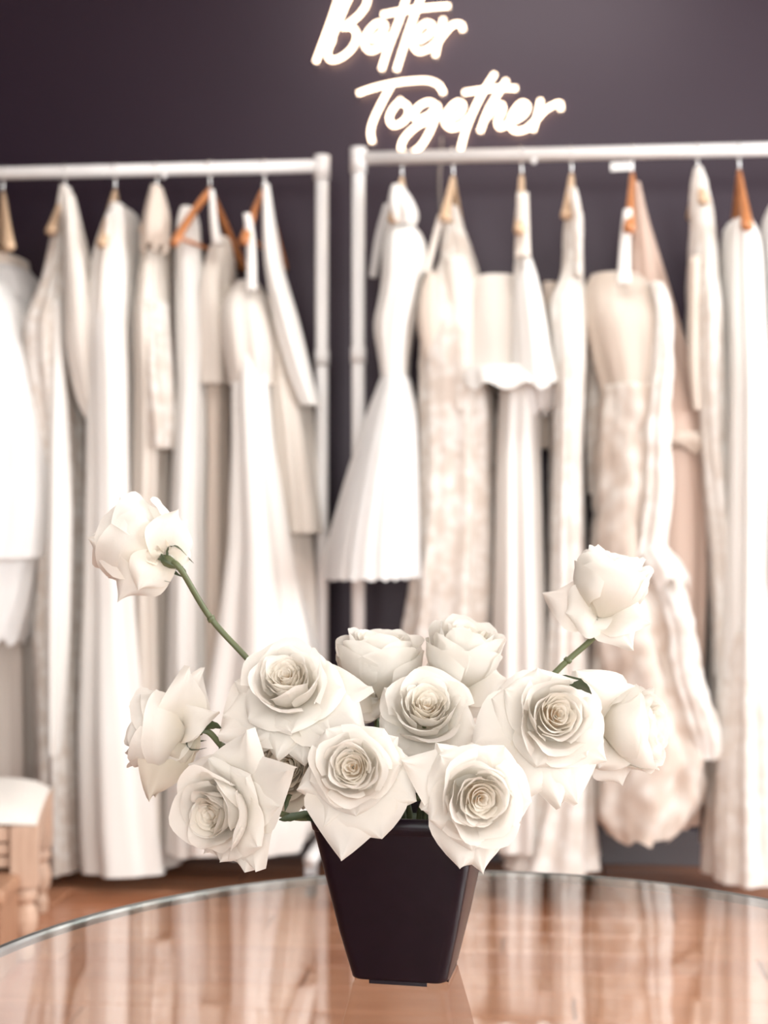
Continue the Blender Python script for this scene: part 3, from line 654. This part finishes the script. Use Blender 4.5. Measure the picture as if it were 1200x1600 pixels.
loft_rings([rsq(b0 - 0.003, 0.010, 0.0028), rsq(b0 - 0.0006, 0.012, 0.004), rsq(b0, 0.012, 0.007), rsq(hwz(0.05), 0.012, 0.05), rsq(hwz(0.10), 0.013, 0.10), rsq(hwz(0.150), 0.014, 0.150),
            rsq(hwz(PH), 0.014, PH), rsq(hwz(PH) - 0.003, 0.012, PH), rsq(hwz(0.10) - 0.003, 0.014, 0.10), rsq(b0 - 0.004, 0.010, 0.010)], True, True).build('pot_body', M['pot'], pot, True)
loft_rings([rsq(hwz(0.149) + 0.0001, 0.014, 0.149), rsq(hwz(0.149) + 0.0012, 0.014, 0.150), rsq(hwz(PH) + 0.0012, 0.015, PH + 0.001), rsq(hwz(PH) - 0.0035, 0.012, PH + 0.001)], False, False).build('rim_band', M['pot'], pot, True)
for a in range(4):
    c, s = math.cos(a * math.pi / 2), math.sin(a * math.pi / 2)
    pts = [(-0.028, -0.046), (0.028, -0.046), (0.024, -0.034), (-0.024, -0.034)]
    P4 = [(x * c - y * s, x * s + y * c) for x, y in pts]
    MB().add([(x, y, 0.0) for x, y in P4] + [(x, y, 0.0035) for x, y in P4], [(3,2,1,0),(4,5,6,7),(0,1,5,4),(1,2,6,5),(2,3,7,6),(3,0,4,7)]).build('foot', M['pot'], pot)
foam = loft_rings([rsq(hwz(0.10) - 0.0045, 0.013, 0.103), rsq(hwz(0.135) - 0.005, 0.013, 0.135), rsq(hwz(0.135) - 0.012, 0.011, 0.142)], True, True).build('floral_foam', M['foam'])
foam.location = PC; foam.rotation_euler = (0, 0, YAW - R2D(11)); tag(foam, 'dark green floral foam holding the stems inside the black pot', 'floral foam')

# ------------------------------------------------------------------ roses
def petal_from_grid(fn, nu, nv, mat, parent):
    v = []; f = []; al = []
    for j in range(nv + 1):
        for i in range(nu + 1):
            v.append(fn(-1 + 2 * i / nu, j / nv)); al.append(j / nv)
    for j in range(nv):
        for i in range(nu):
            a = j * (nu + 1) + i
            f.append((a, a + 1, a + nu + 2, a + nu + 1))
    o = mesh_obj('petal', v, f, mat, parent, True)
    at = o.data.attributes.new('along', 'FLOAT', 'POINT'); at.data.foreach_set('value', al)
    return o
def cup_petal(parent, R, th0, rad, half, zt, flare, tw, rg, mat, zb=0.0, ZS=1.45):
    """petal wrapped round the bud axis (local +Z)"""
    p1, p2, p3 = rg.uniform(0, 6.28), rg.uniform(0, 6.28), rg.uniform(-1, 1)
    wav = 0.05 * R
    def fn(u, v):
        wv = min(1.0, 0.35 + 1.3 * v)
        th = th0 + u * half * wv
        hgt = zb + (zt - zb) * v * (1 - 0.20 * abs(u) ** 3 * v) 
        prof = 0.30 + 0.78 * math.sin(math.pi * 0.5 * min(1, v * 1.25)) - 0.10 * max(0, v - 0.6)
        rr = rad * prof * (1 + tw * u * 0.10)
        k = max(0, v - 0.72) / 0.28
        rr += flare * R * k * k * (1 + 0.5 * math.sin(2.3 * u + p1))
        hgt -= flare * R * 0.55 * k ** 3
        rip = math.sin(5.1 * u + p1) * 0.6 + math.sin(9.0 * u + p2) * 0.4
        rr += wav * rip * v * v * min(1, rad / R + 0.15)
        hgt += 0.035 * R * math.sin(4.2 * u + p2) * v * v
        tip = 0.05 * R * math.exp(-((u - 0.3 * p3) / 0.22) ** 2) * k
        return (rr * math.cos(th), rr * math.sin(th), hgt * R * ZS + tip)
    petal_from_grid(fn, 12, 8, mat, parent)
def outer_petal(parent, T, R, W, rg, mat, lift=0.55, curl=0.5, tipp=0.75, view=None):
    """free petal from the bud base (origin) to tip T, local coords, bud axis +Z"""
    T = Vector(T); L = T.length
    e = Vector((T.x, T.y, 0)); e = e.normalized() if e.length > 1e-6 else Vector((1, 0, 0))
    t = Vector((-e.y, e.x, 0))
    C = e * (0.35 * e.dot(T) + 0.10 * R) + Vector((0, 0, max(T.z * 0.5, 0) + lift * R))
    if view is not None:                      # petal twisted so that its broad side shows
        C = C + view * (0.55 * R)
        td = T.normalized(); ts = view.cross(td)
        if ts.length > 0.2:
            if ts.dot(t) < 0: ts = -ts
            t = (t * 0.35 + ts.normalized() * 0.65).normalized()
    p1, p2, sk = rg.uniform(0, 6.28), rg.uniform(0, 6.28), rg.uniform(-0.16, 0.16)
    ws = rg.uniform(0.9, 1.1); vm = 0.60 if tipp > 0.6 else 0.47
    def fn(u, v):
        c = C * (2 * v * (1 - v)) + T * (v * v)
        d = (C * (2 - 4 * v) + T * (2 * v)); d = d.normalized() if d.length > 1e-8 else e
        n = t.cross(d).normalized() * -1
        if n.dot(view if view is not None else Vector((0, 0, 1)) - e * 0.5) < 0: n = -n
        if v < vm: fw = 0.40 + 0.60 * math.sin(math.pi / 2 * v / vm)
        else: fw = max(0.0, 1 - ((v - vm) / (1 - vm)) ** (1.0 + tipp)) ** 0.92
        s = u * W * ws * fw + sk * L * v * v
        ed = abs(u) ** 2.2
        roll = 0.30 * (1 - v) * R * ed - curl * R * ed * (0.10 + 0.42 * v * v) * (1 + 0.35 * math.sin(p1 + u))
        rip = 0.045 * R * math.sin(7 * v + p1 + 2 * u) * abs(u) + 0.02 * R * math.sin(13 * v + p2 - 4 * u) * v
        cre = -0.05 * R * math.exp(-(u / 0.16) ** 2) * v
        q = c + t * s + n * (roll + rip + cre)
        return (q.x, q.y, q.z)
    petal_from_grid(fn, 12, 12, mat, parent)

POT_MOUTH = PC + Vector((0, 0, PH - 0.03))
ROSES = [
 # px, py, depth, facing (right, up, towards camera), R, tips, label, faded, fill
 dict(c=(220, 850), d=1.47, a=(-0.72, 0.42, -0.30), R=0.037, tips=[(150,867),(178,937),(218,926),(302,818),(293,868),(195,771),(255,800),(286,797),(137,832)],
      closed=1, zs=1.7, wf=0.85, label='white rose on the long bare stem leaning over the satin dress', stem=[(330,967),(402,1047),(500,1170)], sepal=1),
 dict(c=(248, 1140), d=1.43, a=(-0.92, 0.05, 0.02), R=0.033, tips=[(291,1043),(321,1043),(332,1108),(213,1212),(221,1245),(256,1250),(284,1205),(215,1085),(236,1190),(345,1120)],
      closed=1, zs=1.6, wf=0.68, label='white rose in profile facing the stool, with ragged lower petals', stem=[(368,1184),(470,1230)], sepal=1, faded=3),
 dict(c=(345, 1268), d=1.36, a=(-0.55, -0.05, 0.80), R=0.034, tips=[(396,1150),(445,1200),(435,1275),(375,1364),(402,1361),(327,1344),(278,1300),(292,1195)],
      label='lowest white rose, opening sideways past the pot rim', stem=[(440,1272),(500,1276)], sepal=1),
 dict(c=(452, 1070), d=1.40, a=(-0.16, 0.62, 0.72), R=0.0345, tips=[(580,1080),(578,1128),(515,1155),(346,1108),(346,1156),(398,1160),(455,1190),(362,1072),(520,1040),(500,1192),(428,1182)],
      label='large white rose tilted upward at the foot of the long bare stem', stem=[(500,1200)], sepal=0),
 dict(c=(592, 1044), d=1.50, a=(0.05, 0.96, 0.12), R=0.038, tips=[(657,1058),(526,1060),(590,1105),(642,1085),(540,1080),(565,1118),(622,1112)],
      closed=1, zs=1.7, label='white rose at the back seen side-on below the dark gap between racks', stem=[(600,1180)], sepal=0),
 dict(c=(722, 1036), d=1.49, a=(0.22, 0.92, 0.22), R=0.034, tips=[(792,1050),(796,1112),(645,1060),(690,1090),(755,1100),(642,1092),(722,1122)],
      closed=1, zs=1.9, label='white rose at the back with a half closed bud above the front roses', stem=[(690,1180)], sepal=0),
 dict(c=(666, 1114), d=1.42, a=(0.05, 0.62, 0.74), R=0.034, tips=[(596,1117),(650,1192),(738,1168),(600,1148),(735,1105),(690,1190),(612,1178),(640,1236),(700,1216)],
      label='white rose in the middle of the bouquet facing upward', stem=[(650,1230)], sepal=0),
 dict(c=(552, 1200), d=1.335, a=(-0.06, 0.22, 0.95), R=0.0300, tips=[(463,1233),(512,1296),(540,1346),(588,1314),(648,1258),(650,1192),(622,1152),(530,1147),(494,1176)],
      label='white rose with star-shaped outer petals over the pot rim', stem=[(590,1260)], sepal=0),
 dict(c=(748, 1245), d=1.32, a=(0.10, 0.02, 0.97), R=0.0340, tips=[(624,1203),(694,1156),(662,1275),(702,1352),(762,1366),(808,1294),(800,1205),(742,1162)],
      label='fully open white rose with coiled heart hanging over the pot corner', stem=[(700,1290)], sepal=0),
 dict(c=(866, 1120), d=1.38, a=(0.14, 0.26, 0.93), R=0.0340, tips=[(946,1194),(910,1253),(865,1262),(742,1165),(806,1062),(924,1118),(800,1250),(768,1095)],
      label='fully open white rose below the small stem leaf', stem=[(760,1240)], sepal=0),
 dict(c=(985, 1140), d=1.45, a=(0.80, 0.12, 0.38), R=0.036, tips=[(929,1053),(963,1056),(1012,1195),(978,1226),(920,1165),(935,1200),(888,1060)],
      closed=1, zs=1.6, label='white rose turned towards the lace gowns, at the bouquet edge', stem=[(860,1220)], sepal=1),
 dict(c=(950, 925), d=1.48, a=(0.30, 0.93, 0.02), R=0.033, tips=[(848,923),(1016,980),(992,1017),(885,965),(955,1003)],
      closed=1, zs=1.9, label='highest white rose on a short green stem before the lace gowns', stem=[(858,1062),(780,1180)], sepal=1),
 dict(c=(456, 1190), d=1.41, a=(-0.30, -0.10, 0.80), R=0.034, tips=[(430,1242),(500,1215),(408,1190),(468,1244),(510,1170)],
      label='faded greenish rose tucked beneath the large tilted rose', stem=[(540,1230)], sepal=1, faded=9),
]
def cam_dir(a):
    return (CR * a[0] + CU * a[1] - CF * a[2]).normalized()
for ri, rs in enumerate(ROSES):
    rg = random.Random(100 + ri)
    ax = cam_dir(rs['a']); R = rs['R']; cen = at_depth(*rs['c'], rs['d'])
    B = cen - ax * R * 0.80
    zs = rs.get('zs', 1.45); closed = rs.get('closed', 0)
    root = empty('rose', B); tag(root, rs['label'], 'rose', 'white roses in the black pot')
    q = ax.to_track_quat('Z', 'Y'); root.rotation_mode = 'QUATERNION'; root.rotation_quaternion = q
    inv = (Matrix.Translation(B) @ q.to_matrix().to_4x4()).inverted()
    faded = rs.get('faded', 0)
    pm = M['petal_old'] if faded > 5 else M['petal']
    # heart: tight coil
    NI = 24; th = rg.uniform(0, 6.28)
    for i in range(NI):
        t = i / (NI - 1)
        th += 2.2 + rg.uniform(-0.3, 0.3)
        cup_petal(root, R, th, R * (0.07 + 0.50 * t ** 0.9), R2D(rg.uniform(62, 88)) * (1.05 - 0.3 * t), 0.93 + 0.10 * t + rg.uniform(-0.05, 0.04), 0.03 + 0.06 * t, rg.choice((-1, 1)) * 0.9, rg,
                  M['petal_heart'] if t < 0.72 else pm, 0.72 - 0.5 * t, zs)
    # cup
    NC = 8
    for i in range(NC):
        t = i / (NC - 1)
        th += 2.4 + rg.uniform(-0.25, 0.25)
        cup_petal(root, R, th, R * (0.66 + 0.30 * t), R2D(rg.uniform(46, 58)), 1.06 - 0.12 * t + rg.uniform(-0.05, 0.05), (0.10 + 0.16 * t) * (0.45 if closed else 1), rg.choice((-1, 1)) * 0.8, rg, pm, 0.0, zs)
    # broad back petals
    for i in range(0 if closed else 5):
        a = th + i * 2 * math.pi / 5 + rg.uniform(-0.2, 0.2)
        r_ = R * rg.uniform(1.3, 1.5)
        outer_petal(root, (r_ * math.cos(a), r_ * math.sin(a), R * rg.uniform(0.5, 0.85)), R, R * rg.uniform(0.85, 1.0), rg, pm, 0.25, 0.45, 0.8)
    for i in range(5 if closed else 0):
        th += 2.4 + rg.uniform(-0.2, 0.2)
        cup_petal(root, R, th, R * (0.98 + 0.03 * i), R2D(rg.uniform(55, 68)), 0.97 - 0.06 * i + rg.uniform(-0.04, 0.04), 0.08, rg.choice((-1, 1)) * 0.6, rg, pm, 0.0, zs)
    # reflexed outer petals reaching the tips seen in the photo
    for ti, tp in enumerate(rs['tips']):
        rdir = ray(*tp)
        T0 = at_depth(*tp, rs['d'])
        den = rdir.dot(ax)
        if rs['a'][2] > 0.30:
            k = (B + ax * R * 0.45 - CAM).dot(ax) / den
            k = max(rs['d'] - 0.9 * R, min(rs['d'] + 0.9 * R, k)); T = CAM + rdir * k
        else:
            T = CAM + rdir * (rs['d'] + rg.uniform(-0.75, 0.1) * R)
        Tl = inv @ T
        mat = M['petal_old'] if (faded and 3 <= ti <= 6) or faded > 5 else pm
        vw = None
        if abs(rs['a'][2]) < 0.5:
            vw = (q.to_matrix().inverted() @ (CAM - B)).normalized()
        outer_petal(root, Tl, R, rs.get('wf', 1.0) * max(0.85 * R, min(R * 1.45, Tl.length * rg.uniform(0.48, 0.58))), rg, mat, rg.uniform(0.12, 0.30), rg.uniform(0.6, 0.95), 0.7 if ti % 4 == 3 and not rs.get('wf') else rg.uniform(0.08, 0.35), vw)
    # receptacle, sepals, stem
    MB().lathe([(0.0028, -0.016), (0.0052, -0.011), (0.0062, -0.005), (0.005, 0.0), (0.002, 0.002)], 12).build('receptacle', M['stem'], root, True)
    for i in range(5):
        a = i * 2 * math.pi / 5 + rg.uniform(-0.3, 0.3); ca, sa = math.cos(a), math.sin(a)
        ln = R * rg.uniform(0.5, 0.75); v = []; f = []
        for j in range(7):
            t = j / 6; wd = 0.0036 * (1 - t) ** 0.7 * (0.6 + 1.4 * t * (1 - t) * 2) + 0.0002
            rr = 0.005 + 0.014 * math.sin(t * 2.2); zz = -0.004 - ln * t * (0.35 + 0.5 * t) + 0.006 * math.sin(t * 3)
            for s in (-1, 0, 1):
                v.append((rr * ca - s * wd * sa, rr * sa + s * wd * ca, zz + (0.0012 if s else 0)))
        for j in range(6):
            for s in range(2):
                b = j * 3 + s; f.append((b, b + 1, b + 4, b + 3))
        mesh_obj('sepal', v, f, M['leaf'], root)
    pts = [B - ax * 0.008, B - ax * 0.022]
    for k, (sx, sy) in enumerate(rs['stem']):
        tk = (k + 1) / (len(rs['stem']) + 1)
        pts.append(at_depth(sx, sy, rs['d'] * (1 - tk) + 1.45 * tk))
    jit = Vector((rg.uniform(-0.03, 0.03), rg.uniform(-0.03, 0.03), 0))
    pts += [POT_MOUTH + jit + Vector((0, 0, 0.035)), POT_MOUTH + jit * 0.8 + Vector((0, 0, -0.025))]
    path = smooth_path([inv @ p for p in pts], 8)
    st = MB().tube(path, [0.0036 - 0.0006 * min(1, i / 10) for i in range(len(path))], 10).build('stem', M['stem'], root, True)
    if ri in (0, 1, 2, 11):
        i0 = len(path) // 3
        nd = MB().lathe([(0.003, -0.003), (0.0047, 0), (0.003, 0.003)], 10).build('stem_node', M['stem'], st, True)
        nd.location = path[i0]
# leaves on the stems
rose_objs = [o for o in bpy.data.objects if o.type == 'EMPTY' and o.name.startswith('rose')]
rose_objs.sort(key=lambda o: o.name)
bpy.context.view_layer.update()
def leaf(ri, p0, p1, d0, d1, wd, bend=0.006):
    root = rose_objs[ri]; inv = root.matrix_world.inverted()
    a = at_depth(*p0, d0); b = at_depth(*p1, d1); e = (b - a); L = e.length; e.normalize()
    side = e.cross(CF).normalized(); n = side.cross(e)
    v = []; f = []; N = 10
    for j in range(N + 1):
        t = j / N; w_ = wd * math.sin(math.pi * min(1, t ** 0.8)) * (1 + 0.12 * math.sin(t * 40)) + 0.0004
        c = a + e * (L * t) + n * bend * math.sin(math.pi * t) + side * 0.003 * math.sin(3 * t)
        for s in (-1, -0.5, 0, 0.5, 1):
            v.append(inv @ (c + side * w_ * s + n * abs(s) * w_ * 0.45))
    for j in range(N):
        for s in range(4):
            k = j * 5 + s; f.append((k, k + 1, k + 6, k + 5))
    mesh_obj('leaf', v, f, M['leaf'], root)
leaf(11, (862, 1056), (924, 1085), 1.40, 1.335, 0.0045)
leaf(2, (492, 1268), (436, 1280), 1.40, 1.36, 0.0035)
leaf(2, (500, 1240), (480, 1282), 1.42, 1.38, 0.006)
leaf(2, (445, 1268), (458, 1243), 1.385, 1.37, 0.002)
leaf(1, (300, 1140), (347, 1140), 1.43, 1.40, 0.0035)
leaf(6, (590, 1125), (597, 1160), 1.43, 1.40, 0.006)
leaf(12, (470, 1215), (496, 1232), 1.43, 1.41, 0.004)
leaf(9, (905, 1165), (925, 1158), 1.43, 1.44, 0.003)
leaf(0, (258, 880), (292, 902), 1.465, 1.455, 0.0026)
